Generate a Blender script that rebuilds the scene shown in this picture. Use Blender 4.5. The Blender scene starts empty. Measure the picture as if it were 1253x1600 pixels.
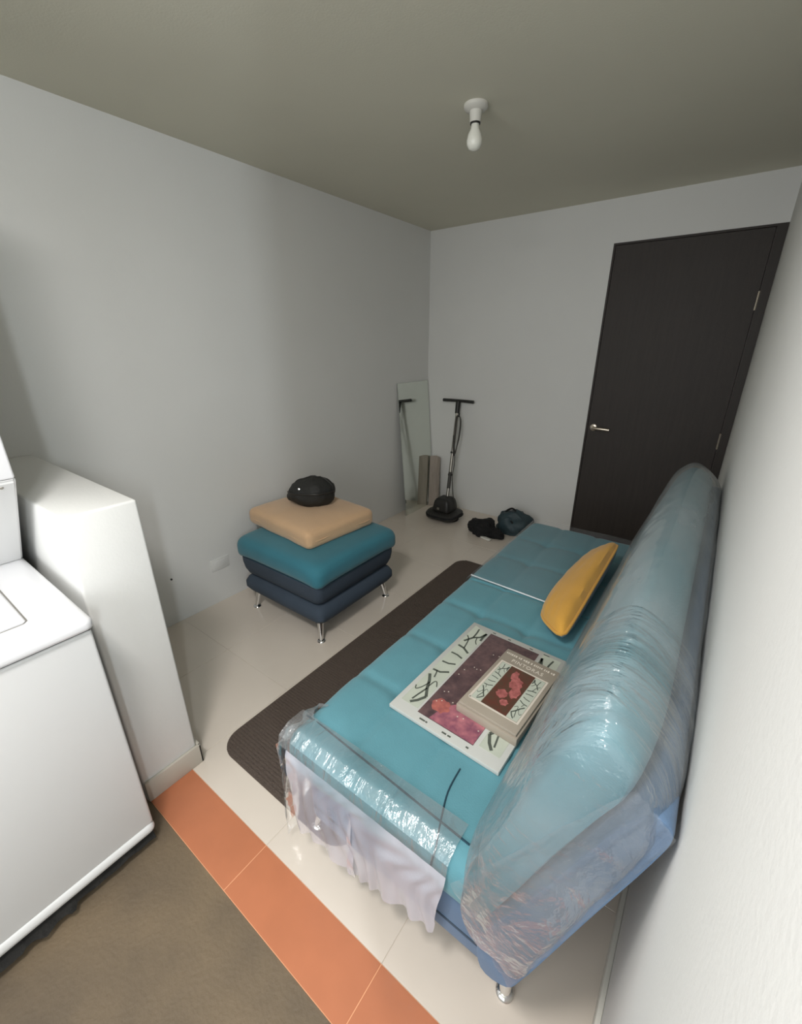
import bpy, bmesh, math, random
from mathutils import Vector, Matrix, noise, Euler
random.seed(7)
C = bpy.context.scene.collection
PI = math.pi

# ------------------------------------------------------------------ camera, world, lights, exposure
cam = bpy.data.cameras.new('camera'); camo = bpy.data.objects.new('camera', cam); C.objects.link(camo)
cam.sensor_fit = 'HORIZONTAL'; cam.sensor_width = 36.0; cam.lens = 36.0 * 666.36 / 1253.0; cam.clip_start = 0.02
def aim(pitch, yaw, roll, loc):
    a, b, r = math.radians(yaw), math.radians(pitch), math.radians(roll)
    F = Vector((-math.sin(a)*math.cos(b), math.cos(a)*math.cos(b), -math.sin(b)))
    R = Vector((math.cos(a), math.sin(a), 0)); U = R.cross(F)
    R2 = R*math.cos(r) + U*math.sin(r); U2 = -R*math.sin(r) + U*math.cos(r)
    m = Matrix((R2, U2, -F)).transposed().to_4x4(); m.translation = loc
    return m
camo.matrix_world = aim(21.457, 36.52, -0.145, (2.1994, -3.3842, 1.4502))
bpy.context.scene.camera = camo

world = bpy.data.worlds.new('world'); bpy.context.scene.world = world
world.use_nodes = True
world.node_tree.nodes['Background'].inputs[0].default_value = (0.8, 0.85, 1.0, 1)
world.node_tree.nodes['Background'].inputs[1].default_value = 0.15

def area(name, loc, target, sx, sy, power, col):
    l = bpy.data.lights.new(name, 'AREA'); l.shape = 'RECTANGLE'; l.size = sx; l.size_y = sy
    l.energy = power; l.color = col
    o = bpy.data.objects.new(name, l); C.objects.link(o); o.location = loc
    o.rotation_euler = (Vector(target) - Vector(loc)).to_track_quat('-Z', 'Y').to_euler()
    return o
area('laundry_ceiling_light', (1.75, -3.62, 2.26), (1.62, -3.3, 0), 0.30, 0.30, 20, (1.0, 0.975, 0.955))
area('laundry_fill_light', (1.7, -4.82, 1.35), (1.5, -1.0, 1.5), 2.2, 1.3, 24, (0.93, 0.96, 1.0))  # added soft fill behind the camera, lifts ceiling and walls; no actual window
area('side_room_light', (3.15, -3.93, 1.75), (0.6, -2.1, 1.1), 0.08, 0.5, 12, (0.88, 0.95, 1.0))

vs = bpy.context.scene.view_settings
vs.view_transform = 'Standard'; vs.look = 'None'; vs.gamma = 1.0; vs.use_curve_mapping = False
vs.exposure = 0.34

# ------------------------------------------------------------------ materials
def s2l(c):
    return tuple(((v/255)/12.92 if v/255 <= .04045 else ((v/255+.055)/1.055)**2.4) for v in c)
def mat(name, rgb, rough=.6, metal=0, var=.06, scale=6, bump=0, bscale=80, coat=0, spec=.5, rgb2=None, sheen=0, detail=4, stretch=(1,1,1)):
    m = bpy.data.materials.new(name); m.use_nodes = True
    nt = m.node_tree; b = nt.nodes['Principled BSDF']; L = nt.links.new
    tc = nt.nodes.new('ShaderNodeTexCoord'); mp = nt.nodes.new('ShaderNodeMapping'); L(tc.outputs['Object'], mp.inputs[0])
    mp.inputs['Scale'].default_value = stretch
    n = nt.nodes.new('ShaderNodeTexNoise'); n.inputs['Scale'].default_value = scale; n.inputs['Detail'].default_value = detail
    L(mp.outputs[0], n.inputs['Vector'])
    r = nt.nodes.new('ShaderNodeValToRGB'); L(n.outputs[0], r.inputs[0])
    c = s2l(rgb); c2 = s2l(rgb2) if rgb2 else tuple(min(1, v*(1+var)) for v in c)
    c1 = c if rgb2 else tuple(v*(1-var) for v in c)
    r.color_ramp.elements[0].position = .3; r.color_ramp.elements[1].position = .7
    r.color_ramp.elements[0].color = (*c1, 1); r.color_ramp.elements[1].color = (*c2, 1)
    L(r.outputs[0], b.inputs['Base Color'])
    b.inputs['Roughness'].default_value = rough; b.inputs['Metallic'].default_value = metal
    b.inputs['Coat Weight'].default_value = coat; b.inputs['Specular IOR Level'].default_value = spec
    b.inputs['Sheen Weight'].default_value = sheen
    if bump:
        n2 = nt.nodes.new('ShaderNodeTexNoise'); n2.inputs['Scale'].default_value = bscale; n2.inputs['Detail'].default_value = 3
        L(mp.outputs[0], n2.inputs['Vector'])
        bp = nt.nodes.new('ShaderNodeBump'); bp.inputs['Strength'].default_value = bump; bp.inputs['Distance'].default_value = .01
        L(n2.outputs[0], bp.inputs['Height']); L(bp.outputs[0], b.inputs['Normal'])
    return m
def film_mat(name, body=.3, bs=14, stretch=(1,1,1), bump=.7, tint=(205,212,220), gloss_rough=.12, fres=.6, rot=0, bd=.012):
    """thin clear stretch film: see-through, faintly milky, with a glossy wrinkled skin"""
    m = bpy.data.materials.new(name); m.use_nodes = True
    nt = m.node_tree; nt.nodes.clear(); L = nt.links.new; N = nt.nodes.new
    out = N('ShaderNodeOutputMaterial'); tr = N('ShaderNodeBsdfTransparent'); p = N('ShaderNodeBsdfPrincipled')
    p.inputs['Base Color'].default_value = (*s2l(tint), 1); p.inputs['Roughness'].default_value = .5
    g = N('ShaderNodeBsdfGlossy'); g.inputs['Roughness'].default_value = gloss_rough; g.inputs['Color'].default_value = (1,1,1,1)
    tc = N('ShaderNodeTexCoord'); mp = N('ShaderNodeMapping'); L(tc.outputs['Object'], mp.inputs[0]); mp.inputs['Scale'].default_value = stretch; mp.inputs['Rotation'].default_value = (rot,0,0)
    n = N('ShaderNodeTexNoise'); n.inputs['Scale'].default_value = bs; n.inputs['Detail'].default_value = 5; n.inputs['Distortion'].default_value = .6
    L(mp.outputs[0], n.inputs['Vector'])
    bp = N('ShaderNodeBump'); bp.inputs['Strength'].default_value = bump; bp.inputs['Distance'].default_value = bd
    L(n.outputs[0], bp.inputs['Height']); L(bp.outputs[0], g.inputs['Normal'])
    n3 = N('ShaderNodeTexNoise'); n3.inputs['Scale'].default_value = 3.5; n3.inputs['Detail'].default_value = 3; L(mp.outputs[0], n3.inputs['Vector'])
    mr = N('ShaderNodeMapRange'); mr.inputs['From Min'].default_value = .35; mr.inputs['From Max'].default_value = .65
    mr.inputs['To Min'].default_value = body*.6; mr.inputs['To Max'].default_value = min(1, body*1.35)
    L(n3.outputs[0], mr.inputs['Value'])
    m1 = N('ShaderNodeMixShader'); L(mr.outputs[0], m1.inputs[0]); L(tr.outputs[0], m1.inputs[1]); L(p.outputs[0], m1.inputs[2])
    fr = N('ShaderNodeFresnel'); fr.inputs['IOR'].default_value = 1.5; L(bp.outputs[0], fr.inputs['Normal'])
    m2 = N('ShaderNodeMixShader'); ml = N('ShaderNodeMath'); ml.operation='MULTIPLY'; ml.inputs[1].default_value=fres; L(fr.outputs[0], ml.inputs[0]); mn = N('ShaderNodeMath'); mn.operation='MINIMUM'; mn.inputs[1].default_value=.6; L(ml.outputs[0], mn.inputs[0]); L(mn.outputs[0], m2.inputs[0]); L(m1.outputs[0], m2.inputs[1]); L(g.outputs[0], m2.inputs[2])
    L(m2.outputs[0], out.inputs['Surface'])
    return m

M = {}
M['wall'] = mat('wall_paint', (222,222,219), .8, var=.02, scale=1.5, bump=.05, bscale=120)
M['ceiling'] = mat('ceiling_paint', (214,211,194), .9, var=.03, scale=1.2, bump=.05, bscale=150)
M['tile'] = mat('beige_porcelain', (220,209,196), .22, var=.03, scale=3, coat=.2)
M['grout'] = mat('beige_grout', (210,199,186), .8, var=.04)
M['terracotta'] = mat('terracotta_tile', (188,117,82), .38, var=.05, scale=9, coat=.1)
M['tgrout'] = mat('terracotta_grout', (222,160,120), .8)
M['dark_floor'] = mat('brown_floor', (94,82,67), .65, rgb2=(122,105,82), scale=3.5, bump=.2, bscale=90, detail=9)
M['base_w'] = mat('white_baseboard', (205,202,192), .5, var=.03)
M['base_b'] = mat('beige_baseboard', (190,184,172), .45, var=.05)
M['door'] = mat('dark_wenge', (52,45,41), .6, rgb2=(46,40,36), scale=5, stretch=(12,12,.8), bump=.15, bscale=30)
M['door_fr'] = mat('dark_wenge_frame', (50,43,39), .6, rgb2=(44,38,34), scale=5, stretch=(12,12,.8))
M['chrome'] = mat('chrome', (225,225,225), .14, 1, var=.02)
M['nickel'] = mat('satin_nickel', (215,205,190), .3, 1, var=.03)
M['teal'] = mat('teal_fabric', (90,146,158), .75, var=.05, scale=10, bump=.12, bscale=260, sheen=.2)
M['teal_d'] = mat('teal_dark_fabric', (50,118,134), .8, var=.05, scale=10, bump=.12, bscale=260, sheen=.2)
M['slate'] = mat('slate_blue_fabric', (92,118,148), .8, var=.05, scale=10, bump=.12, bscale=260, sheen=.15)
M['slate_d'] = mat('slate_blue_dark_fabric', (60,72,86), .85, var=.05, scale=10, bump=.12, bscale=260)
M['piping'] = mat('dark_piping', (28,62,76), .8)
M['tan'] = mat('tan_velour', (206,170,132), .9, var=.06, scale=5, bump=.15, bscale=120, sheen=.3)
M['mustard'] = mat('mustard_velour', (214,160,66), .9, var=.07, scale=5, bump=.1, bscale=150, sheen=.2)
M['greyblue'] = mat('greyblue_fabric', (140,158,172), .9, var=.05)
M['rug'] = mat('brown_rug', (92,80,72), .95, var=.12, scale=130, bump=.6, bscale=240)
M['black'] = mat('black_plastic', (38,37,35), .45, var=.08)
M['blackm'] = mat('black_cloth', (20,20,21), .9, var=.25, scale=20, bump=.4, bscale=60)
M['blacksh'] = mat('black_leatherette', (34,34,32), .68, var=.2, scale=14, bump=.5, bscale=35)
M['dteal'] = mat('dark_teal_nylon', (48,66,72), .6, var=.12, scale=12, bump=.4, bscale=40)
M['steel'] = mat('dull_steel', (160,156,148), .35, .8, var=.05)
M['cord'] = mat('grey_cord', (70,68,64), .6)
M['board'] = mat('greybrown_board', (168,156,146), .8, rgb2=(148,138,128), scale=4, stretch=(6,6,.7))
M['mirror'] = mat('mirror_silver', (226,231,224), .02, 1, var=.01)
M['mirror_e'] = mat('mirror_edge', (150,156,148), .5)
M['enamel'] = mat('white_enamel', (229,229,231), .32, var=.015, scale=2, coat=.3)
M['enamel_g'] = mat('offwhite_enamel', (214,214,213), .4, var=.015, scale=2)
M['gap'] = mat('dark_gap', (40,40,40), .8)
M['felt'] = mat('torn_dark_foam', (30,29,27), .95, var=.4, scale=40, bump=.6, bscale=50)
M['white_p'] = mat('white_plastic', (215,213,205), .4, var=.02)
M['bulb'] = mat('frosted_bulb', (235,235,225), .25, var=.01)
M['cream'] = mat('cream_card', (192,193,188), .45, var=.03, coat=.2)
M['pgreen'] = mat('pale_green_print', (190,196,182), .45, var=.05, scale=20)
M['taupe'] = mat('taupe_card', (160,150,136), .5, var=.03)
M['taupe_l'] = mat('light_taupe_print', (216,207,194), .5, var=.03)
M['ink'] = mat('grey_green_ink', (84,90,82), .5, var=.1, scale=60)
M['photo'] = mat('dusk_photo_print', (74,58,62), .35, rgb2=(112,88,88), scale=38, detail=6, coat=.2)
M['photo_m'] = mat('magenta_photo_print', (120,70,92), .35, rgb2=(190,120,128), scale=40, detail=6, coat=.2)
M['photo_o'] = mat('orange_photo_print', (190,112,100), .35, rgb2=(150,84,84), scale=60, coat=.2)
M['photo_r'] = mat('red_photo_print', (100,56,46), .35, rgb2=(84,66,52), scale=60, detail=6, coat=.2)
M['photo_p'] = mat('pink_photo_print', (192,116,112), .35, rgb2=(140,76,74), scale=90, detail=6, coat=.2)
M['film'] = film_mat('stretch_film', .36, 5, (1.6,.5,1.6), .35, (178,188,192), fres=.5)
M['film_w'] = film_mat('stretch_film_wrinkled', .25, 8, (1.0,4.2,.8), 1.0, (190,200,206), .09, 1.3, .6, .03)
M['film2'] = film_mat('stretch_film_end', .55, 10, (1.5,1,.5), .6, (205,205,215), fres=.3)
M['film3'] = film_mat('stretch_film_flat', .10, 8, (1,.5,1), .35, gloss_rough=.25, fres=.3)
M['film5'] = film_mat('stretch_film_clear', .12, 11, (2.2,1,.5), .9, (215,222,228), .24, 2.6, bd=.02)
M['film4'] = film_mat('stretch_film_fold', .85, 20, (1,1,1), .5, (235,240,242))

# ------------------------------------------------------------------ helpers
def obj(name, bm, m, parent=None, smooth=True, loc=None, rot=None):
    me = bpy.data.meshes.new(name); bmesh.ops.recalc_face_normals(bm, faces=bm.faces[:]); bm.to_mesh(me); bm.free()
    if m: me.materials.append(m)
    if smooth:
        me.polygons.foreach_set('use_smooth', [True]*len(me.polygons))
        try: me.set_sharp_from_angle(angle=math.radians(38))
        except Exception: pass
    o = bpy.data.objects.new(name, me); C.objects.link(o)
    if loc is not None: o.location = loc
    if rot is not None: o.rotation_euler = rot
    if parent: o.parent = parent
    return o
def thing(name, label, cat, loc=(0,0,0), rotz=0, group=None):
    o = bpy.data.objects.new(name, None); C.objects.link(o); o.empty_display_size = .1
    o.location = loc; o.rotation_euler = (0,0,rotz); o['label'] = label; o['category'] = cat
    if group: o['group'] = group
    return o
def tag(o, label, cat, group=None):
    o['label'] = label; o['category'] = cat
    if group: o['group'] = group
    return o
def struct(o, label=None, cat=None):
    o['kind'] = 'structure'
    if label: o['label'] = label
    if cat: o['category'] = cat
    return o
def box(bm, x0,x1,y0,y1,z0,z1, bev=0, seg=2):
    r = bmesh.ops.create_cube(bm, size=1); vs_ = r['verts']
    for v in vs_: v.co = Vector(((x0+x1)/2+v.co.x*(x1-x0), (y0+y1)/2+v.co.y*(y1-y0), (z0+z1)/2+v.co.z*(z1-z0)))
    if bev:
        es = list({e for v in vs_ for e in v.link_edges})
        bmesh.ops.bevel(bm, geom=es, offset=bev, segments=seg, affect='EDGES', profile=.5)
    return bm
def B(*a, **k): return box(bmesh.new(), *a, **k)
def rbox(x0,x1,y0,y1,z0,z1,r,nx=12,ny=12,nz=6,disp=None):
    """dense rounded box, r = (rx,ry,rz) or a number, disp(co, normal)->co"""
    bm = bmesh.new(); R = r if isinstance(r,(tuple,list)) else (r,r,r)
    def samp(a,b,rr,n):
        k = 4; lo=[a+rr*(1-math.cos(i/k*PI/2))*1.0 for i in range(k)]; 
        mid=[a+rr+(b-a-2*rr)*i/n for i in range(n+1)]; hi=[b-(q-a) for q in reversed(lo)]
        return lo+mid+hi
    X=samp(x0,x1,R[0],nx);Y=samp(y0,y1,R[1],ny);Z=samp(z0,z1,R[2],nz); vm={}
    def V(p):
        key=(round(p[0],5),round(p[1],5),round(p[2],5))
        if key in vm: return vm[key]
        q=[min(max(p[i],(x0,y0,z0)[i]+R[i]),(x1,y1,z1)[i]-R[i]) for i in range(3)]
        d=[(p[i]-q[i])/R[i] for i in range(3)]; L=math.sqrt(sum(t*t for t in d))
        mx=max(abs(t) for t in d)
        if L>1e-9: n=Vector([t/L for t in d]); co=Vector([q[i]+n[i]*R[i]*mx for i in range(3)])
        else: n=Vector((0,0,1)); co=Vector(p)
        if disp: co=disp(co,n)
        vm[key]=bm.verts.new(co); return vm[key]
    def face(A,Bc,f):
        for i in range(len(A)-1):
            for j in range(len(Bc)-1):
                bm.faces.new([V(f(A[i],Bc[j])),V(f(A[i+1],Bc[j])),V(f(A[i+1],Bc[j+1])),V(f(A[i],Bc[j+1]))])
    for z in (z0,z1): face(X,Y,lambda a,b:(a,b,z))
    for y in (y0,y1): face(X,Z,lambda a,b:(a,y,b))
    for x in (x0,x1): face(Y,Z,lambda a,b:(x,a,b))
    return bm
def tube(bm, pts, rad, n=10, cap=True):
    pts=[Vector(p) for p in pts]; rs=rad if isinstance(rad,(list,tuple)) else [rad]*len(pts); rings=[]
    t0=(pts[1]-pts[0]).normalized(); up=Vector((0,0,1)) if abs(t0.z)<.9 else Vector((1,0,0)); a=t0.cross(up).normalized()
    for i,p in enumerate(pts):
        t=(pts[min(i+1,len(pts)-1)]-pts[max(i-1,0)]).normalized()
        a=(a-t*a.dot(t)).normalized(); b=t.cross(a)
        rings.append([bm.verts.new(p+(a*math.cos(2*PI*k/n)+b*math.sin(2*PI*k/n))*rs[i]) for k in range(n)])
    for i in range(len(rings)-1):
        for k in range(n): bm.faces.new([rings[i][k],rings[i][(k+1)%n],rings[i+1][(k+1)%n],rings[i+1][k]])
    if cap: bm.faces.new(rings[0]); bm.faces.new(rings[-1][::-1])
    return bm
def T(pts, rad, n=10): return tube(bmesh.new(), pts, rad, n)
def lathe(bm, prof, n=24, M4=None):
    rings=[]
    for r,z in prof:
        rings.append([bm.verts.new(Vector((max(r,1e-4)*math.cos(2*PI*k/n),max(r,1e-4)*math.sin(2*PI*k/n),z))) for k in range(n)])
    for i in range(len(rings)-1):
        for k in range(n): bm.faces.new([rings[i][k],rings[i][(k+1)%n],rings[i+1][(k+1)%n],rings[i+1][k]])
    bm.faces.new(rings[0]); bm.faces.new(rings[-1][::-1])
    if M4:
        for ring in rings:
            for v in ring: v.co = M4 @ v.co
    return bm
def smoothc(pts, n=8, closed=True):
    out=[]; N_=len(pts)
    for i in range(N_ if closed else N_-1):
        if closed: p=[Vector(pts[(i+k-1)%N_]) for k in range(4)]
        else: p=[Vector(pts[min(max(i+k-1,0),N_-1)]) for k in range(4)]
        for j in range(n):
            t=j/n; out.append(.5*((2*p[1])+(-p[0]+p[2])*t+(2*p[0]-5*p[1]+4*p[2]-p[3])*t*t+(-p[0]+3*p[1]-3*p[2]+p[3])*t**3))
    if not closed: out.append(Vector(pts[-1]))
    return out
def loft(secs, cap='both'):
    bm=bmesh.new(); rings=[[bm.verts.new(p) for p in s] for s in secs]; n=len(secs[0])
    for i in range(len(rings)-1):
        for k in range(n): bm.faces.new([rings[i][k],rings[i][(k+1)%n],rings[i+1][(k+1)%n],rings[i+1][k]])
    if cap: bm.faces.new(rings[0])
    if cap == 'both': bm.faces.new(rings[-1][::-1])
    return bm
def fb(p, s, seed=0): return noise.noise(Vector((p[0]*s+seed, p[1]*s+seed*.7, p[2]*s-seed)))
def prism(pts, z0, z1):
    bm=bmesh.new(); a=[bm.verts.new((x,y,z0)) for x,y in pts]; b=[bm.verts.new((x,y,z1)) for x,y in pts]; n=len(pts)
    bm.faces.new(a[::-1]); bm.faces.new(b)
    for i in range(n): bm.faces.new([a[i],a[(i+1)%n],b[(i+1)%n],b[i]])
    return bm
def ribbon(bm, pts, w, z, h=.0006):
    ws = w if isinstance(w,(list,tuple)) else [w]*len(pts)
    P=[Vector((p[0],p[1],0)) for p in pts]; L_=[];R_=[]
    for i,p in enumerate(P):
        t=(P[min(i+1,len(P)-1)]-P[max(i-1,0)]).normalized(); nrm=Vector((-t.y,t.x,0))*ws[i]/2
        L_.append(p+nrm); R_.append(p-nrm)
    loop=L_+R_[::-1]
    lo=[bm.verts.new((q.x,q.y,z)) for q in loop]; hi=[bm.verts.new((q.x,q.y,z+h)) for q in loop]; n=len(L_)
    for i in range(n-1):
        j=2*n-1-i
        bm.faces.new([hi[i],hi[i+1],hi[j-1],hi[j]])
    for i in range(2*n): bm.faces.new([lo[i],lo[(i+1)%(2*n)],hi[(i+1)%(2*n)],hi[i]])

# ------------------------------------------------------------------ room shell
W = 2.275; H = 2.30; Y0 = -2.947; Y1 = -3.094; YE = -4.9; XR = 3.6; YJ = -3.30
LW = .9107; LY1, LY2, LH = -2.912, -3.098, 1.041
struct(obj('ceiling', B(-.1, XR+.1, YE-.1, .1, H, H+.1), M['ceiling'], smooth=False))
struct(obj('wall_left', B(-.12, 0, YE-.1, .1, -.05, H), M['wall'], smooth=False))
# back wall with the door opening
DL, DH = 1.4085, 2.052
bm = bmesh.new(); box(bm, 0, DL, 0, .12, -.05, H); box(bm, DL, W, 0, .12, DH, H); box(bm, DL, W, .085, .12, -.05, DH)
struct(obj('wall_back', bm, M['wall'], smooth=False))
struct(obj('wall_right', B(W, W+.12, YJ, .12, -.05, H), M['wall'], smooth=False))
struct(obj('wall_front', B(-.1, XR+.1, YE-.12, YE, -.05, H), M['wall'], smooth=False))
struct(obj('wall_side', B(XR, XR+.12, YE, -3.2, -.05, H), M['wall'], smooth=False))
struct(obj('wall_passage', B(W+.12, XR+.12, YJ+.1, YJ+.2, -.05, H), M['wall'], smooth=False))
# floors
fl = struct(obj('floor', B(-.1, W+.1, Y0, .1, -.06, -.0015), M['grout'], smooth=False))
TS = .46; gx = [0, .431, .891, 1.351, 1.811, 2.271, W]; gx = [0, .431, .891, 1.351, 1.811, W]
gy = [Y0 + k*TS for k in range(7)] + [0]
tg = .0016
for i in range(len(gx)-1):
    for j in range(len(gy)-1):
        obj('tile', B(gx[i]+tg/2, gx[i+1]-tg/2, gy[j]+tg/2, gy[j+1]-tg/2, -.006, 0, bev=.0006, seg=1), M['tile'], fl, smooth=False)
st = struct(obj('trim_1', B(LW-.06, W, Y1, Y0, -.06, .0003), M['tgrout'], smooth=False))
sx = [LW-.05, 1.351, 1.811, W]
for i in range(len(sx)-1):
    obj('tile', B(sx[i]+.0012, sx[i+1]-.0012, Y1+.001, Y0-.0015, -.006, .001, bev=.0006, seg=1), M['terracotta'], st, smooth=False)
struct(obj('floor_laundry', B(-.1, XR+.1, YE-.1, Y1, -.06, -.003), M['dark_floor'], smooth=False))
# low wall
lwo = struct(obj('wall_low', B(0, LW, LY2, LY1, -.05, LH, bev=.008, seg=3), M['wall']))
lwo['label'] = 'waist-high white half wall between washer and ottoman area'
bb = bmesh.new(); box(bb, LW, LW+.012, LY2, LY1+.012, 0, .085, bev=.004); box(bb, .02, LW+.012, LY1, LY1+.012, 0, .085, bev=.004)
struct(obj('baseboard_low', bb, M['base_b']))
struct(obj('baseboard_right', B(W-.012, W, YJ, -.1, 0, .075, bev=.003), M['base_w']))

# ------------------------------------------------------------------ door
d = thing('door_1', 'dark wenge flush door with a nickel lever handle', 'door', (DL, 0, 0)); d['kind'] = 'structure'
del d['category']
DW = W - DL
obj('door_leaf', B(.0135, DW-.0515, .003, .045, .006, DH-.0135, bev=.001, seg=1), M['door'], d, smooth=False)
fbm = bmesh.new(); box(fbm, 0, .012, -.002, .08, 0, DH); box(fbm, DW-.05, DW-.001, -.002, .08, 0, DH); box(fbm, .012, DW-.05, -.002, .08, DH-.012, DH)
obj('door_frame', fbm, M['door_fr'], d, smooth=False)
hx, hz = 1.462-DL, .876
hb = bmesh.new(); R_y = Matrix.Translation((hx,.012,hz)) @ Matrix.Rotation(PI/2,4,'X')
lathe(hb, [(.0,0),(.027,0),(.027,.007),(.022,.011),(.012,.012),(.011,.045),(.0,.046)], 24, R_y)
tube(hb, smoothc([(hx,-.03,hz),(hx+.02,-.034,hz),(hx+.06,-.035,hz-.001),(hx+.115,-.03,hz-.004)],6,False), [.010]*19, 10)
obj('door_handle', hb, M['nickel'], d)
for z in (.866, 1.677, .2):
    h = B(DW-.056, DW-.046, .004, .016, z-.05, z+.05, bev=.002); tube(h, [(DW-.05,.002,z-.05),(DW-.05,.002,z+.05)], .006, 8)
    obj('hinge', h, M['nickel'], d)

# ------------------------------------------------------------------ ceiling bulb
b = thing('light_bulb', 'unlit frosted bulb in a plain white lampholder on the ceiling', 'bulb', (1.195, -1.54, H))
obj('lampholder', lathe(bmesh.new(), [(0,0),(.046,0),(.046,-.010),(.040,-.016),(.024,-.020),(.021,-.055),(0,-.056)], 28), M['white_p'], b)
obj('socket_ring', lathe(bmesh.new(), [(0,-.05),(.0195,-.05),(.0195,-.060),(0,-.061)], 24), M['black'], b)
obj('bulb_glass', lathe(bmesh.new(), [(0,-.058),(.015,-.060),(.017,-.075),(.026,-.092),(.030,-.110),(.0285,-.124),(.020,-.137),(.008,-.142),(0,-.143)], 28), M['bulb'], b)

# ------------------------------------------------------------------ wall details
o = thing('outlet_plate', 'white blank outlet plate low on the left wall', 'outlet', (0, -2.222, .246))
obj('cover', B(0,.006,-.058,.058,-.036,.036,bev=.003), M['wall'], o)
obj('socket', B(.004,.0085,-.034,.034,-.021,.021,bev=.002), M['wall'], o)
tag(obj('screw', lathe(bmesh.new(), [(0,0),(.005,0),(.005,.006),(.002,.009),(0,.009)], 10), M['gap'], loc=(0,-2.505,.270), rot=(0,PI/2,0)), 'small dark screw sticking out of the left wall beside the half wall', 'screw')

# ------------------------------------------------------------------ rug
rx0, rx1, ry0, ry1, rr = .905, 1.565, -2.835, -.915, .085
pts = []
for cx_, cy_, a0 in ((rx1-rr, ry1-rr, 0), (rx0+rr, ry1-rr, 90), (rx0+rr, ry0+rr, 180), (rx1-rr, ry0+rr, 270)):
    for k in range(9):
        a = math.radians(a0+k*90/8); pts.append((cx_+rr*math.cos(a), cy_+rr*math.sin(a)))
rug = thing('rug', 'dark brown ribbed runner rug with rounded corners under the sofa edge', 'rug', (0,0,0))
obj('backing', prism(pts, .0005, .006), M['rug'], rug)
rib = bmesh.new(); ny = 150
for k in range(ny):
    y = ry0 + .012 + (ry1-ry0-.024)*k/(ny-1)
    ex = 0
    if y < ry0+rr: ex = rr - math.sqrt(max(0, rr*rr-(ry0+rr-y)**2))
    if y > ry1-rr: ex = rr - math.sqrt(max(0, rr*rr-(y-ry1+rr)**2))
    box(rib, rx0+.006+ex, rx1-.006-ex, y-.0042, y+.0042, .005, .0085)
ro = obj('pile_rib', rib, M['rug'], rug, smooth=False); ro['kind'] = 'stuff'

# ------------------------------------------------------------------ ottoman
ot = thing('ottoman', 'square teal and slate ottoman on chrome feet, carrying a tan cushion', 'ottoman', (.497, -1.887, 0))
def rsq(hx_, hy_, r, z, n=6):
    out=[]
    for cx_,cy_,a0 in ((hx_-r,hy_-r,0),(-hx_+r,hy_-r,90),(-hx_+r,-hy_+r,180),(hx_-r,-hy_+r,270)):
        for k in range(n+1):
            a=math.radians(a0+k*90/n); out.append(Vector((cx_+r*math.cos(a),cy_+r*math.sin(a),z)))
    return out
def stack(prof):
    secs=[]
    for hx_,z in prof: secs.append(rsq(hx_, hx_*.965, min(.04, hx_*.3), z))
    return loft(secs)
obj('lower_body', stack([(.20,.112),(.275,.114),(.302,.125),(.318,.15),(.318,.18),(.305,.205),(.285,.222),(.2,.226)]), M['slate_d'], ot)
obj('upper_body', stack([(.2,.222),(.282,.226),(.300,.24),(.312,.27),(.318,.31),(.318,.34),(.30,.35),(.2,.35)]), M['slate_d'], ot)
def otd(co,n):
    x,y=co.x,co.y
    if n.z>.5: co.z += .010*(1-(x/.34)**2)*(1-(y/.33)**2)
    co.z -= .03*(abs(x)/.34)**6*(abs(y)/.33)**6
    return co
obj('seat_pad', rbox(-.338,.338,-.322,.322,.340,.462,(.05,.05,.045),14,14,2,otd), M['teal_d'], ot)
obj('seam', T(rsq(.318,.302,.045,.344)+[rsq(.318,.302,.045,.344)[0]], .004, 6), M['piping'], ot)
def leg_bm(dx, dy, h, spl=.02, r1=.019, r2=.011):
    bm=bmesh.new()
    tube(bm, smoothc([(0,0,h),(dx*spl*.4,dy*spl*.4,h*.62),(dx*spl,dy*spl,.012)],5,False), [r1-(r1-r2)*i/10 for i in range(11)], 14)
    lathe(bm, [(0,0),(.021,0),(.022,.004),(.018,.010),(.010,.013),(0,.013)], 18, Matrix.Translation((dx*spl,dy*spl,0)))
    return bm
for dx in (-1,1):
    for dy in (-1,1):
        obj('leg', leg_bm(dx,dy,.125), M['chrome'], ot, loc=(dx*.252, dy*.25, 0))

# tan cushion
cu = thing('seat_cushion', 'plump tan square cushion lying on the teal ottoman', 'cushion', (.395,-1.835,.464), math.radians(-5))
def cd(co,n):
    e = max(0, 1-(co.x/.28)**4)*max(0, 1-(co.y/.235)**4)
    if n.z>.3: co.z += .018*e
    co.z += .004*fb(co,9,3); co.x += .006*fb(co,6,5); co.y += .006*fb(co,6,8)
    return co
obj('cover', rbox(-.290,.290,-.240,.240,0.0,.100,(.035,.035,.032),16,14,3,cd), M['tan'], cu)
obj('seam', T(smoothc([(.272,-.222,.044),(.278,0,.046),(.272,.222,.044),(0,.228,.046),(-.272,.222,.044),(-.278,0,.046),(-.272,-.222,.044),(0,-.228,.046)],5)+[Vector((.272,-.222,.044))], .003, 6), M['tan'], cu)
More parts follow.
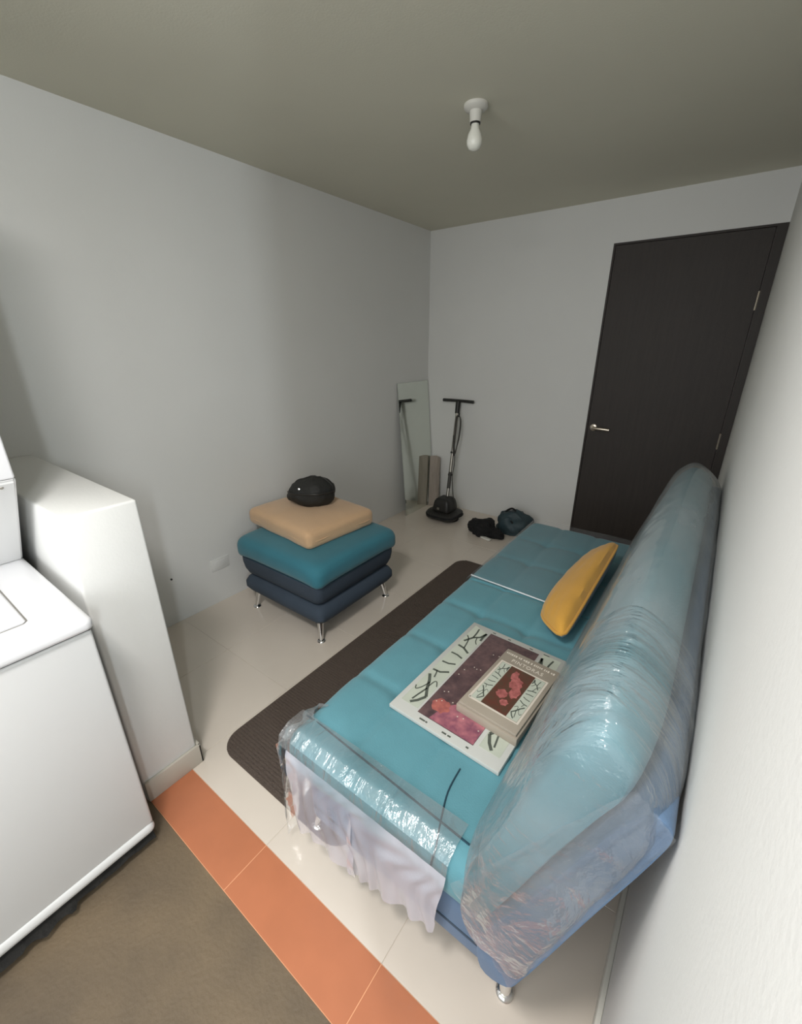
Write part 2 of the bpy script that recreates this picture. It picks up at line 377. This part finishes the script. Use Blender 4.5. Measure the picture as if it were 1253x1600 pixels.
# black pouch / helmet-like bag
hb_ = thing('handbag', 'small black leathery bag slumped on the tan cushion', 'bag', (.375,-1.800,.578), math.radians(35))
bm = bmesh.new(); bmesh.ops.create_icosphere(bm, subdivisions=4, radius=1)
for v in bm.verts:
    p = v.co.copy(); n = p.normalized()
    k = 1 + .10*fb(n,1.6,2) + .05*fb(n,4,6) + .02*abs(fb(n,9,1))
    x,y,z = n.x*.138*k, n.y*.100*k, n.z*.108*k
    if z < 0: z *= .75
    x += .018*max(0,n.z)           # leans over
    z = z*(1-.22*max(0,-n.x))+.062
    v.co = Vector((x,y,max(z,0.002)))
obj('body', bm, M['blacksh'], hb_)
def onbag(a, e, s=1.02):
    n=Vector((math.cos(a)*math.cos(e),math.sin(a)*math.cos(e),math.sin(e)))
    k=1 + .10*fb(n,1.6,2) + .05*fb(n,4,6) + .02*abs(fb(n,9,1)); z=n.z*.108*k*s
    if z<0: z*=.75
    return Vector((n.x*.138*k*s+.018*max(0,n.z), n.y*.100*k*s, z*(1-.22*max(0,-n.x))+.062))
obj('zip_seam', T([onbag(-.25,e) for e in [(.05+i*.15) for i in range(19)]], .0035, 6), M['black'], hb_)
obj('strap', T([onbag(a,.25,1.04) for a in [(-2.8+i*.2) for i in range(14)]], .005, 6), M['black'], hb_)
obj('buckle', lathe(bmesh.new(), [(0,0),(.007,0),(.007,.004),(0,.006)], 12, Matrix.Translation(onbag(-2.1,.55,1.03)) @ Matrix.Rotation(PI/2.6,4,'X')), M['chrome'], hb_)

# ------------------------------------------------------------------ sofa bed
so = thing('sofa_bed', 'long teal tufted sofa bed wrapped in clear plastic film along the right wall', 'sofa', (1.84,-1.9,0))
OX, OY = 1.84, -1.9
def L_(x,y,z): return Vector((x-OX,y-OY,z))
def crease(t, c, w): return math.exp(-((t-c)/w)**2)
def seatd(co, n):
    x,y = co.x+OX, co.y+OY
    if n.z > .2:
        d = 0
        for c in (1.60,1.79): d += .007*crease(x,c,.014)
        for c in (-2.57,-2.30,-2.04,-1.79,-1.52,-1.26): d += .006*crease(y,c,.016)
        for cx_ in (1.60,1.79):
            for cy_ in (-2.57,-2.30,-2.04,-1.52,-1.26): d += .010*math.exp(-((x-cx_)**2+(y-cy_)**2)/.0009)
        d += .012*crease(y,-1.815,.008)
        co.z += -d*min(1,n.z*1.2) + .004*fb((x,y,0),5,1)
    if n.y < -.5: co.y += .006*fb((x*1,y,co.z),8,4)
    if n.x < -.3: co.x += .008*fb((x,y,co.z),5,2)
    return co
obj('seat_pad', rbox(1.405-OX,2.03-OX,-2.880-OY,-.965-OY,.305,.450,(.05,.05,.055),46,150,3,seatd), M['teal'], so)
obj('piping', T([L_(1.42,-2.793,.446),L_(1.50,-2.797,.4515),L_(1.60,-2.803,.4515),L_(1.75,-2.811,.4515),L_(1.86,-2.818,.4515),L_(1.965,-2.824,.4515)], .0028, 6), M['piping'], so)
obj('piping', T(smoothc([L_(1.862,-2.68,.450),L_(1.868,-2.75,.451),L_(1.890,-2.82,.451),L_(1.905,-2.862,.438),L_(1.905,-2.883,.40),L_(1.905,-2.883,.35),L_(1.925,-2.87,.315)],5,False), .0021, 6), M['piping'], so)
# base frame and its thin dark trim
def based(co,n):
    return co
obj('base_frame', rbox(1.475-OX,2.115-OX,-2.862-OY,-1.0-OY,.145,.33,(.03,.03,.03),6,14,3), M['slate'], so)
obj('bottom_trim', T([L_(1.50,-2.8625,.215),L_(2.09,-2.8625,.215)], .003, 6), M['slate_d'], so)
# backrest: profiles in (x,z)
teal_prof = smoothc([(1.985,.40),(1.975,.50),(2.025,.66),(2.072,.82),(2.102,.92),(2.135,.970),(2.17,.985),(2.222,.955),(2.232,.89),(2.205,.815),(2.165,.70),(2.125,.58),(2.075,.44),(2.025,.32),(1.995,.33)],5)
blue_prof = smoothc([(2.03,.33),(2.08,.46),(2.13,.60),(2.17,.72),(2.205,.82),(2.232,.875),(2.252,.885),(2.268,.865),(2.256,.80),(2.206,.61),(2.160,.43),(2.128,.31),(2.10,.235),(2.04,.225)],4)
def back_loft(prof, y0, y1, endr, cz=(2.10,.62), inflate=0, wob=0, seed=0, ns=60, ya=-9, yb=9, cap='both', tuft=False, topdrop=0, sk=.55, skz=.09):
    secs=[]
    ys=[]
    for i in range(9): ys.append(y0+endr*(1-math.cos(i/8*PI/2)))
    for i in range(1,ns): ys.append(y0+endr+(y1-y0-2*endr)*i/ns)
    for i in range(9): ys.append(y1-endr*(1-math.sin(i/8*PI/2)) if False else y1-endr+endr*math.sin(i/8*PI/2))
    ys=[y for y in ys if ya<=y<=yb]
    for y in ys:
        e=0
        if y<y0+endr: e=1-math.sqrt(max(0,1-((y0+endr-y)/endr)**2))
        if y>y1-endr: e=1-math.sqrt(max(0,1-((y-y1+endr)/endr)**2))
        ring=[]
        for px,pz in [(q[0],q[1]) for q in prof]:
            # shrink toward the middle line of the pad at the ends
            mx=cz[0]+(pz-cz[1])*.24; k=1-e*sk; kz=1-e*skz*(1 if pz>cz[1] else .2)
            x=mx+(px-mx)*k; z=cz[1]+(pz-cz[1])*kz
            if inflate:
                dx,dz=px-mx,(pz-cz[1])*.3; L=math.hypot(dx,dz)+1e-6; x+=inflate*dx/L; z+=inflate*(pz-cz[1])/.4
            if topdrop and pz>.7 and y>-1.6: z-=topdrop*((y+1.6)/.5)**2*((pz-.7)/.3)
            if wob:
                w=wob*(fb((px*2,y*.9,pz*2),6,seed)+.6*fb((px*3,y*2,pz*3),9,seed+3)); x+=w*(1 if px>mx else -1)*.8; z+=w*.7
            if tuft and px<mx+.02:
                for c in (-2.57,-2.30,-2.04,-1.78,-1.52,-1.26): x+=.007*crease(y,c,.018)
                x+=.008*crease(pz,.70,.02)
            ring.append(L_(x,y,z))
        secs.append(ring)
    return loft(secs, cap)
tp=[(v.x,v.y) if len(v)>1 else v for v in teal_prof]; bp_=[(v.x,v.y) for v in blue_prof]
obj('backrest', back_loft(tp,-2.865,-1.04,.20,tuft=True,topdrop=.05,sk=.42,skz=.16), M['teal'], so)
obj('back_shell', back_loft(bp_,-2.895,-1.07,.012,cz=(2.17,.55),topdrop=.05,sk=.06,skz=.01), M['slate'], so)
# feet
for (fx,fy) in ((1.475,-2.775),(2.07,-2.775),(1.475,-1.06),(2.07,-1.06)):
    dx = -1 if fx<1.8 else .3; dy = -1 if fy<-2 else 1
    obj('leg', leg_bm(dx,dy,.16,.035,.022,.014), M['chrome'], so, loc=L_(fx,fy,.0088 if fx<1.8 else .001))
# wrap over the backrest (one film skin, wrinkled)
wrap_prof = smoothc([(1.974,.44),(1.977,.53),(2.018,.66),(2.059,.82),(2.088,.93),(2.125,.988),(2.17,1.003),(2.235,.955),(2.271,.885),(2.266,.80),(2.218,.60),(2.172,.41),(2.145,.30),(2.09,.31),(2.03,.31),(1.98,.36)],6)
wp=[(v.x,v.y) for v in wrap_prof]
def capped(**k): return back_loft(wp,-2.905,-1.02,.15,cz=(2.10,.62),seed=5,topdrop=.05,sk=.30,skz=.11,**k)
obj('plastic_wrap', capped(wob=.003,ns=130,ya=-2.60,cap=False), M['film'], so)
obj('wrinkled_wrap', capped(wob=.004,ns=130,yb=-2.585,cap=True), M['film_w'], so)
# skirt of film at the near end: falls from the pad edge
def sheet(fn, nu, nv):
    bm=bmesh.new(); g=[[bm.verts.new(fn(i/nu,j/nv)) for j in range(nv+1)] for i in range(nu+1)]
    for i in range(nu):
        for j in range(nv): bm.faces.new([g[i][j],g[i+1][j],g[i+1][j+1],g[i][j+1]])
    return bm
def skirt(u,v):
    x=1.400+.545*u
    zb=.085+.085*u+.012*math.sin(u*9)+.01*fb((u,0,0),6,1)
    path=[(-2.79,.4545),(-2.845,.456),(-2.880,.438),(-2.890,.388),(-2.890,.31),(-2.884,zb)]
    t=v*(len(path)-1); i=min(int(t),len(path)-2); f=t-i
    y=path[i][0]+(path[i+1][0]-path[i][0])*f; z=path[i][1]+(path[i+1][1]-path[i][1])*f
    if v>.5:
        k=(v-.5)*2; y-= .006*k*(1+math.sin(u*60+3*fb((u,v,0),3)*4))+.008*k*fb((u*8,v,0),2,3)
    x-= (.03 if u>.5 else -.01)*max(0,v-.6)*2
    return L_(x,y,z)
obj('film_roll', sheet(lambda u,v: skirt(u,v*.52), 90, 18), M['film5'], so)
obj('film_skirt', sheet(lambda u,v: skirt(.06+u*.94,.52+v*.48), 110, 18), M['film2'], so)
def corner(u,v):
    y=-2.893+.16*u; x=1.392+.010*math.sin(u*14+v*5)+.012*v*(1-u)
    z=.455-v*(.43-.18*u)+.008*fb((u,v,0),5)
    if v<.1: x+=.05*(.1-v)*10
    return L_(x+.006*fb((u*3,v*3,0),3,8),y,z)
obj('film_corner', sheet(corner,26,30), M['film'], so)
def flat(u,v):
    x=1.392+.60*u; y=-1.815+.86*v; z=.4565+.0025*fb((x*2,y*2,0),4,4)
    if u<.06: z-=.06*(1-u/.06)**2; x+=.004
    return L_(x,y,z)
obj('film_cover', sheet(flat,30,40), M['film3'], so)
obj('film_fold', T([L_(1.43,-1.800,.457),L_(1.60,-1.811,.4585),L_(1.80,-1.822,.4585),L_(1.93,-1.825,.4575)], .0032, 8), M['film4'], so)
def bunch(u,v):
    a=u*2*PI; r=.045*(1+.25*math.sin(3*a+v*3))
    return L_(1.80+.10*v+r*math.cos(a)*.8, -1.0+.03*math.sin(v*5)+r*math.sin(a)*.6, .46+.05*math.sin(v*PI)+.02*math.sin(a*2))
def endfilm(u,v):
    # taut film from the end of the seat pad to the lower rear edge of the back
    a=Vector((1.955,-2.90,.43)).lerp(Vector((2.06,-2.885,.16)),v); b_=Vector((2.235,-2.90,.90)).lerp(Vector((2.265,-2.885,.80)),v)
    if u<=1:
        c1=Vector((1.965,-2.906,.44)); c2=Vector((2.105,-2.900,.25)); d1=Vector((2.215,-2.912,.93)); d2=Vector((2.270,-2.900,.87))
        p=c1.lerp(c2,v).lerp(d1.lerp(d2,v),u)
    p.y += .004*fb((u*5,v*2,0),4,2)-.0015*math.sin(v*26+u*3)
    return L_(p.x,p.y,p.z)
obj('film_end', sheet(endfilm,40,24), film_mat('stretch_film_taut',.08,11,(.5,1,2.2),.6,(200,208,218),.1,.5), so)

# ------------------------------------------------------------------ mustard pillow
pl = thing('throw_pillow', 'mustard yellow pillow with a grey-blue back, wedged against the sofa back', 'pillow', (0,0,0))
Bn=Vector((1.795,-1.935,.470)); Tn=Vector((1.935,-2.105,.520)); Bf=Vector((1.845,-1.300,.475)); Tf=Vector((1.955,-1.36,.600))
nn=((Tn-Bn).cross(Bf-Bn)).normalized()
if nn.x>0: nn=-nn
def pb_(u,v):
    p=Bn.lerp(Tn,v).lerp(Bf.lerp(Tf,v),u); c=(Bn+Tn+Bf+Tf)/4
    U,V_=abs(2*u-1),abs(2*v-1)
    p=p.lerp(c,.03*(1-U**2)*V_**4+.02*(1-V_**2)*U**4+.09*(U*V_)**5)
    return p+(Bn-Tn).normalized()*.028*(1-v)*(1-U**2)+(Bn-Bf).normalized()*.014*(1-V_**2)*(1-u)
def pil(side):
    def f(u,v):
        e=(max(0,1-abs(2*u-1)**3.5)*max(0,1-abs(2*v-1)**3))**.45
        return pb_(u,v)+nn*side*((.058 if side>0 else .062)*e)+nn*.004*fb((u*3,v*3,side),3)
    return sheet(f,30,18)
obj('front_cover', pil(1), M['mustard'], pl)
obj('back_cover', pil(-1), M['greyblue'], pl)
edge=[pb_(k/24,0) for k in range(24)]+[pb_(1,k/10) for k in range(10)]+[pb_(1-k/24,1) for k in range(24)]+[pb_(0,1-k/10) for k in range(11)]
obj('piping', T(edge, .006, 6), M['mustard'], pl)

# ------------------------------------------------------------------ picture boxes on the seat
def ell(cx_,cy_,a,b,n=18,seed=0): return [(cx_+a*math.cos(2*PI*k/n)*(1+.15*math.sin(3*k+seed)),cy_+b*math.sin(2*PI*k/n)*(1+.15*math.cos(2*k+seed))) for k in range(n)]
def motif(bm, u0, u1, v0, v1, z, wk, mirror=False):
    """branching columns drawn along a panel (flat print)"""
    w=u1-u0; h=v1-v0
    def P(a,b_):
        if mirror: a=1-a
        return (u0+a*w, v0+b_*h)
    def R(pts,ww): ribbon(bm, [P(q[0],q[1]) for q in pts], ww*wk, z)
    R([(.12,.30),(.40,.24),(.62,.17),(.92,.10)],.0065)      # leaning trunk, near end
    R([(.92,.10),(.70,.04),(.45,-.0)],.006)
    R([(.62,.17),(.50,.09),(.42,.03)],.0035)
    R(smoothc([(.50,.23,0),(.35,.16,0),(.15,.12,0),(.02,.15,0)],4,False),.0025)
    R(smoothc([(.60,.19,0),(.66,.25,0),(.78,.26,0),(.97,.22,0)],4,False),.0025)
    R([(.05,.355),(.5,.36),(.90,.40)],.0050)
    R([(.30,.36),(.38,.33),(.46,.29)],.003)
    R([(.10,.47),(.5,.475),(.85,.50)],.0045)
    R([(.10,.60),(.5,.60),(.88,.585)],.0045)
    R([(.08,.71),(.5,.70),(.93,.665)],.0055)
    R(smoothc([(.50,.70,0),(.42,.76,0),(.30,.82,0),(.05,.86,0)],4,False),.003)
    R([(.15,.78),(.45,.86),(.80,.90),(.95,.97)],.0055)
    R([(.45,.86),(.42,.93),(.35,.99)],.004)
    R([(.95,.86),(.93,.92),(.95,.97)],.0055)
    R(smoothc([(.65,.88,0),(.75,.83,0),(.92,.80,0)],4,False),.0025)
rot=-.035
bk = thing('picture_box', 'large flat pale box printed with a dusk photo and column drawings, on the sofa seat', 'box', (1.782,-2.386,.4525), rot)
obj('box_body', B(-.176,.176,-.252,.252,0,.013,bev=.0015), M['cream'], bk)
zt=.013
obj('side_print', prism([(-.160,-.215),(-.100,-.215),(-.100,.215),(-.160,.238)], zt, zt+.0005), M['pgreen'], bk)
obj('side_print', prism([(.100,-.215),(.160,-.215),(.160,.235),(.100,.235)], zt, zt+.0005), M['pgreen'], bk)
obj('photo_print', B(-.093,.088,-.224,.228,zt,zt+.0006), M['photo'], bk, smooth=False)
obj('photo_print', prism([(-.055,-.222),(.087,-.222),(.087,-.07),(.06,-.055),(.03,-.085),(.0,-.105),(-.02,-.135),(-.045,-.165),(-.05,-.20)],zt+.0004,zt+.0009), M['photo_m'], bk, smooth=False)
obj('photo_print', prism(ell(-.052,-.165,.028,.026,seed=1), zt+.0008, zt+.0012), M['photo_o'], bk, smooth=False)
bm=bmesh.new()
for k in range(26):
    x,y=random.uniform(-.085,.08),random.uniform(-.195,.20); ribbon(bm,[(x,y),(x+.003,y+.002)],.003,zt+.0011,.0003)
o_=obj('light_speck', bm, M['taupe_l'], bk, smooth=False); o_['kind']='stuff'
bm=bmesh.new(); motif(bm,-.159,-.101,-.208,.228,zt+.0005,1.45); motif(bm,.101,.159,-.208,.228,zt+.0005,1.45,True)
obj('column_drawing', bm, M['ink'], bk, smooth=False)['kind'] = 'stuff'
bm=bmesh.new()
for (u,wd) in ((-.075,.018),(-.055,.006),(.0,.014),(.018,.010),(.075,.008)):
    ribbon(bm,[(u,-.239),(u+wd,-.239)],.005,zt+.0002,.0004)
for (u,wd) in ((-.09,.012),(-.03,.010),(.05,.012),(.10,.02)):
    ribbon(bm,[(u,.2375),(u+wd,.2375)],.004,zt+.0002,.0004)
obj('edge_marks', bm, M['ink'], bk, smooth=False)['kind'] = 'stuff'
# smaller box
rot2=-.075
sb = thing('book_box', 'small thick taupe box titled PINTORAS with a red photo, on the large pale box', 'box', (1.873,-2.392,.4662), rot2)
obj('box_body', B(-.094,.094,-.153,.153,0,.026,bev=.002), M['taupe'], sb)
obj('lid', B(-.089,.089,-.148,.148,.026,.036,bev=.002), M['taupe'], sb)
zt=.036
bm=bmesh.new(); ribbon(bm,[(-.075,-.115),(-.075,.082),(.075,.082),(.075,-.115),(-.075,-.115)],.007,zt,.0005)
obj('frame_print', bm, M['taupe_l'], sb, smooth=False)
obj('side_print', B(-.071,-.040,-.111,.078,zt,zt+.0004), M['pgreen'], sb, smooth=False)
obj('side_print', B(.040,.071,-.111,.078,zt,zt+.0004), M['pgreen'], sb, smooth=False)
obj('photo_print', B(-.039,.039,-.111,.078,zt,zt+.0005), M['photo_r'], sb, smooth=False)
for (ex,ey,ea,eb_,es) in ((-.012,.045,.010,.020,1),(.006,.015,.018,.026,2),(.020,-.02,.015,.024,4),(-.008,-.045,.016,.018,3),(.012,-.072,.012,.012,5)):
    obj('photo_patch', prism(ell(ex,ey,ea,eb_,seed=es), zt+.0004, zt+.0008+.00005*es), M['photo_p'], sb, smooth=False)
bm=bmesh.new(); motif(bm,-.070,-.041,-.106,.074,zt+.0004,.55); motif(bm,.041,.070,-.106,.074,zt+.0004,.55,True)
obj('column_drawing', bm, M['ink'], sb, smooth=False)['kind'] = 'stuff'
def text(name, s, size, x, y, z, m, parent, sp=1.0):
    cu_=bpy.data.curves.new(name,'FONT'); cu_.body=s; cu_.size=size; cu_.extrude=.0003; cu_.align_x='CENTER'; cu_.align_y='CENTER'; cu_.space_character=sp
    t=bpy.data.objects.new(name,cu_); C.objects.link(t)
    bpy.context.view_layer.update()
    me=bpy.data.meshes.new_from_object(t.evaluated_get(bpy.context.evaluated_depsgraph_get()))
    C.objects.unlink(t); bpy.data.objects.remove(t)
    me.materials.clear(); me.materials.append(m)
    o=bpy.data.objects.new(name,me); C.objects.link(o); o.location=(x,y,z); o.parent=parent
    return o
text('title_lettering','PINTORAS',.0200,.0,.103,zt+.0003,M['taupe_l'],sb,1.15)
bm=bmesh.new(); x=-.082
while x<.078:
    wd=random.choice((.003,.004,.005)); ribbon(bm,[(x,.128),(x+wd,.128)],random.choice((.006,.0085,.0085)),zt,.0005); x+=wd+random.choice((.0022,.0025,.006))
obj('small_print', bm, M['taupe_l'], sb, smooth=False)['kind'] = 'stuff'

# ------------------------------------------------------------------ corner: mirror, board, floor polisher
mi = thing('leaning_mirror', 'tall frameless mirror leaning on the left wall in the far corner', 'mirror', (0,0,0))
def mq(x0b,x0t,th,y0,y1,h):
    bm=bmesh.new(); vs_=[bm.verts.new(p) for p in ((x0b,y0,0.001),(x0b,y1,0.001),(x0t,y1,h),(x0t,y0,h),(x0b-th,y0,0.001),(x0b-th,y1,0.001),(x0t-th,y1,h),(x0t-th,y0,h))]
    for f in ((0,1,2,3),(4,7,6,5),(0,3,7,4),(1,5,6,2),(3,2,6,7),(0,4,5,1)): bm.faces.new([vs_[i] for i in f])
    return bm
obj('backing', mq(.100,.0066,.004,-.468,-.012,1.15), M['mirror_e'], mi, smooth=False)
obj('mirror_glass', mq(.1012,.0076,.001,-.4675,-.0125,1.1495), M['mirror'], mi, smooth=False)
bd = thing('leaning_board', 'short curved grey-brown board standing in the corner behind the floor polisher', 'board', (0,0,0))
def brd(u,v):
    x=.114-.040*v+.104*u; y=-.050-.075*(1-v)+.018*math.sin(u*PI); return Vector((x+.0*v,y+.0,.001+.465*v+.008*math.sin(u*PI)*v))
bm=sheet(brd,10,6)
bmesh.ops.recalc_face_normals(bm,faces=bm.faces[:]); bmesh.ops.solidify(bm,geom=bm.faces[:],thickness=.008)
obj('panel', bm, M['board'], bd)
po = thing('floor_polisher', 'upright black two-brush floor polisher with a T handle and wound cord', 'floor polisher', (.408,-.305,0))
def pv(co,n):
    co.z -= .012*max(0,(-co.y/.12)); return co
obj('brush_housing', rbox(-.146,.146,-.135,.115,.022,.090,(.07,.07,.026),8,8,2,pv), M['black'], po)
for s in (-1,1): obj('brush', lathe(bmesh.new(), [(0,0),(.058,0),(.064,.012),(.060,.03),(0,.03)], 24, Matrix.Translation((s*.068,0,0))), M['blackm'], po)
def dome(co,n):
    k=(co.z-.07)/.135; co.x*=1-.28*k*k; co.y*=1-.25*k*k; return co
obj('motor_cover', rbox(-.088,.088,-.095,.085,.07,.200,(.035,.035,.035),8,8,5,dome), M['black'], po)
obj('badge', B(-.028,-.006,-.0965,-.090,.105,.125,bev=.001), M['steel'], po)
obj('bumper', T(smoothc([(-.142,-.07,.055),(-.08,-.136,.05),(.08,-.136,.05),(.142,-.07,.055),(.142,.06,.055),(0,.112,.055),(-.142,.06,.055)],5)+[Vector((-.142,-.07,.055))],.009,8), M['blackm'], po)
pa=Vector((.0,.03,.17)); pb=Vector((-.060,.255,.945))
obj('pole', T([pa, pa.lerp(pb,.3), pa.lerp(pb,.6), pb], [.015,.0145,.014,.013], 12), M['steel'], po)
obj('pole_sleeve', T([pa.lerp(pb,.12), pa.lerp(pb,.30)], .0155, 12), M['cord'], po)
for f in (.26,.50): obj('clip', T([pa.lerp(pb,f), pa.lerp(pb,f+.02)], .019, 10), M['black'], po)
obj('handle_neck', T([pa.lerp(pb,.93), pb+Vector((-.003,.01,.04))], [.020,.022], 12), M['black'], po)
hc=pb+Vector((-.003,.006,.050))
obj('handle_grip', T([hc+Vector((-.148,.0,-.002)), hc+Vector((-.05,0,0)), hc+Vector((.05,0,0)), hc+Vector((.148,.0,-.002))], [.0135,.0125,.0125,.0135], 12), M['black'], po)
hook1=pa.lerp(pb,.90)+Vector((.03,-.012,0)); hook2=pa.lerp(pb,.50)+Vector((.03,-.012,0))
loops=[]
for k in range(3):
    w=.012*k
    loops += [hook1+Vector((-.006-w*.6,-.004*k,0)), hook1+Vector((.012+w*.4,-.004*k,-.02)), (hook1+hook2)/2+Vector((.018+w*.5,-.004*k,0)), hook2+Vector((.006,-.004*k,.02)), hook2+Vector((-.012,-.004*k,0)), (hook1+hook2)/2+Vector((-.016-w*.5,-.004*k,0))]
loops += [hook2+Vector((.0,0,-.05)), pa.lerp(pb,.25)+Vector((.03,-.01,0)), pa+Vector((.055,.0,.06)), pa+Vector((.09,-.01,-.03)), pa+Vector((.08,.0,-.09))]
obj('cord', T(smoothc(loops,5,False), .0042, 6), M['cord'], po)
obj('cord_hook', T([hook1+Vector((-.04,.012,0)),hook1,hook1+Vector((0,0,.03))], .006, 8), M['black'], po)

# ------------------------------------------------------------------ clothes and bag by the back wall
def blob(name, m, parent, c, s, seed, amp=.22, sub=4, floor=.003):
    bm=bmesh.new(); bmesh.ops.create_icosphere(bm, subdivisions=sub, radius=1)
    for v in bm.verts:
        n=v.co.normalized(); k=1+amp*fb(n,1.5,seed)+amp*.55*fb(n,3.5,seed+4)+amp*.4*abs(fb(n,7,seed+9))
        p=Vector((c[0]+n.x*s[0]*k, c[1]+n.y*s[1]*k, c[2]+n.z*s[2]*k)); p.z=max(p.z,floor+.002*abs(n.x)); v.co=p
    return obj(name,bm,m,parent)
g = thing('backpack', 'dark teal bag with a carry loop slumped against the back wall', 'bag', (1.015,-.215,0))
blob('body', M['dteal'], g, (0.0,0,.06), (.145,.12,.112), 3, .28)
blob('pocket', M['blackm'], g, (.09,-.05,.035), (.06,.05,.04), 5, .2, 3)
obj('carry_loop', T(smoothc([(-.085,.0,.145),(-.06,-.005,.175),(-.02,-.01,.198),(.015,-.005,.175),(.02,0,.148)],6,False), .008, 8), M['blackm'], g)
obj('strap', T(smoothc([(-.1,-.02,.13),(-.03,-.07,.135),(.05,-.10,.09),(.11,-.09,.03)],6,False), .008, 8), M['blackm'], g)
cl = thing('jacket', 'crumpled black jacket on the floor in front of the dark teal bag', 'jacket', (.832,-.415,0))
blob('body', M['blackm'], cl, (0,0,.045), (.125,.085,.088), 11, .32)
blob('sleeve', M['blackm'], cl, (.115,-.015,.03), (.08,.045,.045), 14, .25, 3)
bm = rbox(-.048,.048,-.018,.018,0,.018,(.012,.012,.007),6,4,2)
tag(obj('shoe_sole', bm, M['white_p'], loc=(.905,-.505,.002), rot=(0,0,math.radians(-14))), 'small white strip on the floor at the front edge of the black jacket', 'shoe')

# ------------------------------------------------------------------ laundry tower
wt = thing('laundry_tower', 'white stacked washer and dryer tower beside the half wall', 'washer', (0,0,0))
yr, yl = -3.132, -3.80; xf = 1.062; xb = .16; zt = .832
def torn(n_, x, y0, y1, z, amp, seed):
    return
obj('washer_cabinet', B(xb, xf-.008, yl+.004, yr-.004, .075, zt-.035, bev=.014, seg=4), M['enamel_g'], wt)
obj('front_panel', B(xf-.016, xf, yl+.002, yr-.003, .082, zt-.037, bev=.007, seg=3), M['enamel_g'], wt)
# kick rail: rolled lower lip
kr = rbox(xf-.05, xf+.008, yl, yr-.001, .048, .086, (.018,.02,.018), 3, 30, 2)
obj('kick_rail', kr, M['enamel_g'], wt)
top = rbox(xb, xf+.012, yl-.004, yr+.004, zt-.034, zt, (.02,.02,.012), 20, 14, 2)
obj('top_panel', top, M['enamel'], wt)
obj('top_gap', B(xb+.02, xf-.004, yl+.006, yr-.006, zt-.038, zt-.033), M['gap'], wt, smooth=False)
bm = B(.60, .968, yl+.09, -3.232, zt-.002, zt+.007, bev=.005, seg=3); obj('lid', bm, M['enamel'], wt)
bm = bmesh.new(); ribbon(bm,[(.60,-3.229),(.962,-3.229),(.971,-3.238),(.971,yl+.09)],.0035,zt-.001,.0014); obj('lid_groove', bm, M['steel'], wt, smooth=False)
# dark foam strip with a torn edge under the front
bm = bmesh.new(); n_=70; a=[];b2=[];c2=[];d2=[]
for k in range(n_+1):
    y = yr-.01+(yl-yr)*k/n_; zt_ = .046 - .006*abs(fb((y,0,0),22,2)); ex=.010+.022*max(0,fb((y,0,1),9,4))+(.022*max(0,fb((y,0,2),34,4))+.008 if k>22 else 0)
    a.append(bm.verts.new((xf-.012,y,zt_))); b2.append(bm.verts.new((xf-.006+ex,y,.024+.01*fb((y,1,0),25)))); c2.append(bm.verts.new((xf-.03+ex*.4,y,.0)))
for k in range(n_):
    bm.faces.new([a[k],a[k+1],b2[k+1],b2[k]]); bm.faces.new([b2[k],b2[k+1],c2[k+1],c2[k]])
obj('foam_strip', bm, M['felt'], wt)
for yy in (yr-.06, yl+.06):
    for xx in (xf-.08, xb+.06): obj('foot', lathe(bmesh.new(), [(0,0),(.022,0),(.022,.012),(.012,.02),(.012,.08),(0,.08)], 14, Matrix.Translation((xx,yy,0))), M['gap'], wt)
# splash back sloping forward up to the dryer
xc=.545; xd=.80; zc=1.130
def slab(prof, y0, y1):
    bm=bmesh.new(); A=[bm.verts.new((x,y0,z)) for x,z in prof]; B_=[bm.verts.new((x,y1,z)) for x,z in prof]; n=len(prof)
    bm.faces.new(A); bm.faces.new(B_[::-1])
    for i in range(n): bm.faces.new([A[i],A[(i+1)%n],B_[(i+1)%n],B_[i]])
    return bm
bm=slab([(xb,zt-.002),(xc,zt-.002),(xd,zc),(xd,zc+.012),(xb,zc+.012)], yl, yr); bmesh.ops.bevel(bm, geom=bm.edges[:], offset=.005, segments=2, affect='EDGES')
obj('sloped_support', bm, M['enamel_g'], wt)
bm=B(xd-.02, xd+.004, yl, yr, zc+.008, 1.268, bev=.006, seg=3); box(bm, xb, xd-.01, yl+.003, yr-.003, zc+.01, 1.268, bev=.004)
obj('control_panel', bm, M['enamel'], wt)
obj('panel_gap', B(xb+.01, xd-.003, yl+.01, yr-.008, 1.262, 1.276), M['gap'], wt, smooth=False)
obj('dryer_cabinet', B(xb, xd+.002, yl, yr, 1.272, 2.0, bev=.012, seg=3), M['enamel_g'], wt)
obj('dryer_door', B(xd, xd+.018, yl+.05, yr-.06, 1.34, 1.92, bev=.008, seg=3), M['enamel'], wt)
obj('support_screw', lathe(bmesh.new(), [(0,0),(.005,0),(.004,.003),(0,.003)], 10, Matrix.Translation((xd-.012,yr-.030,zc-.012)) @ Matrix.Rotation(PI/2+.6,4,'Y')), M['steel'], wt)
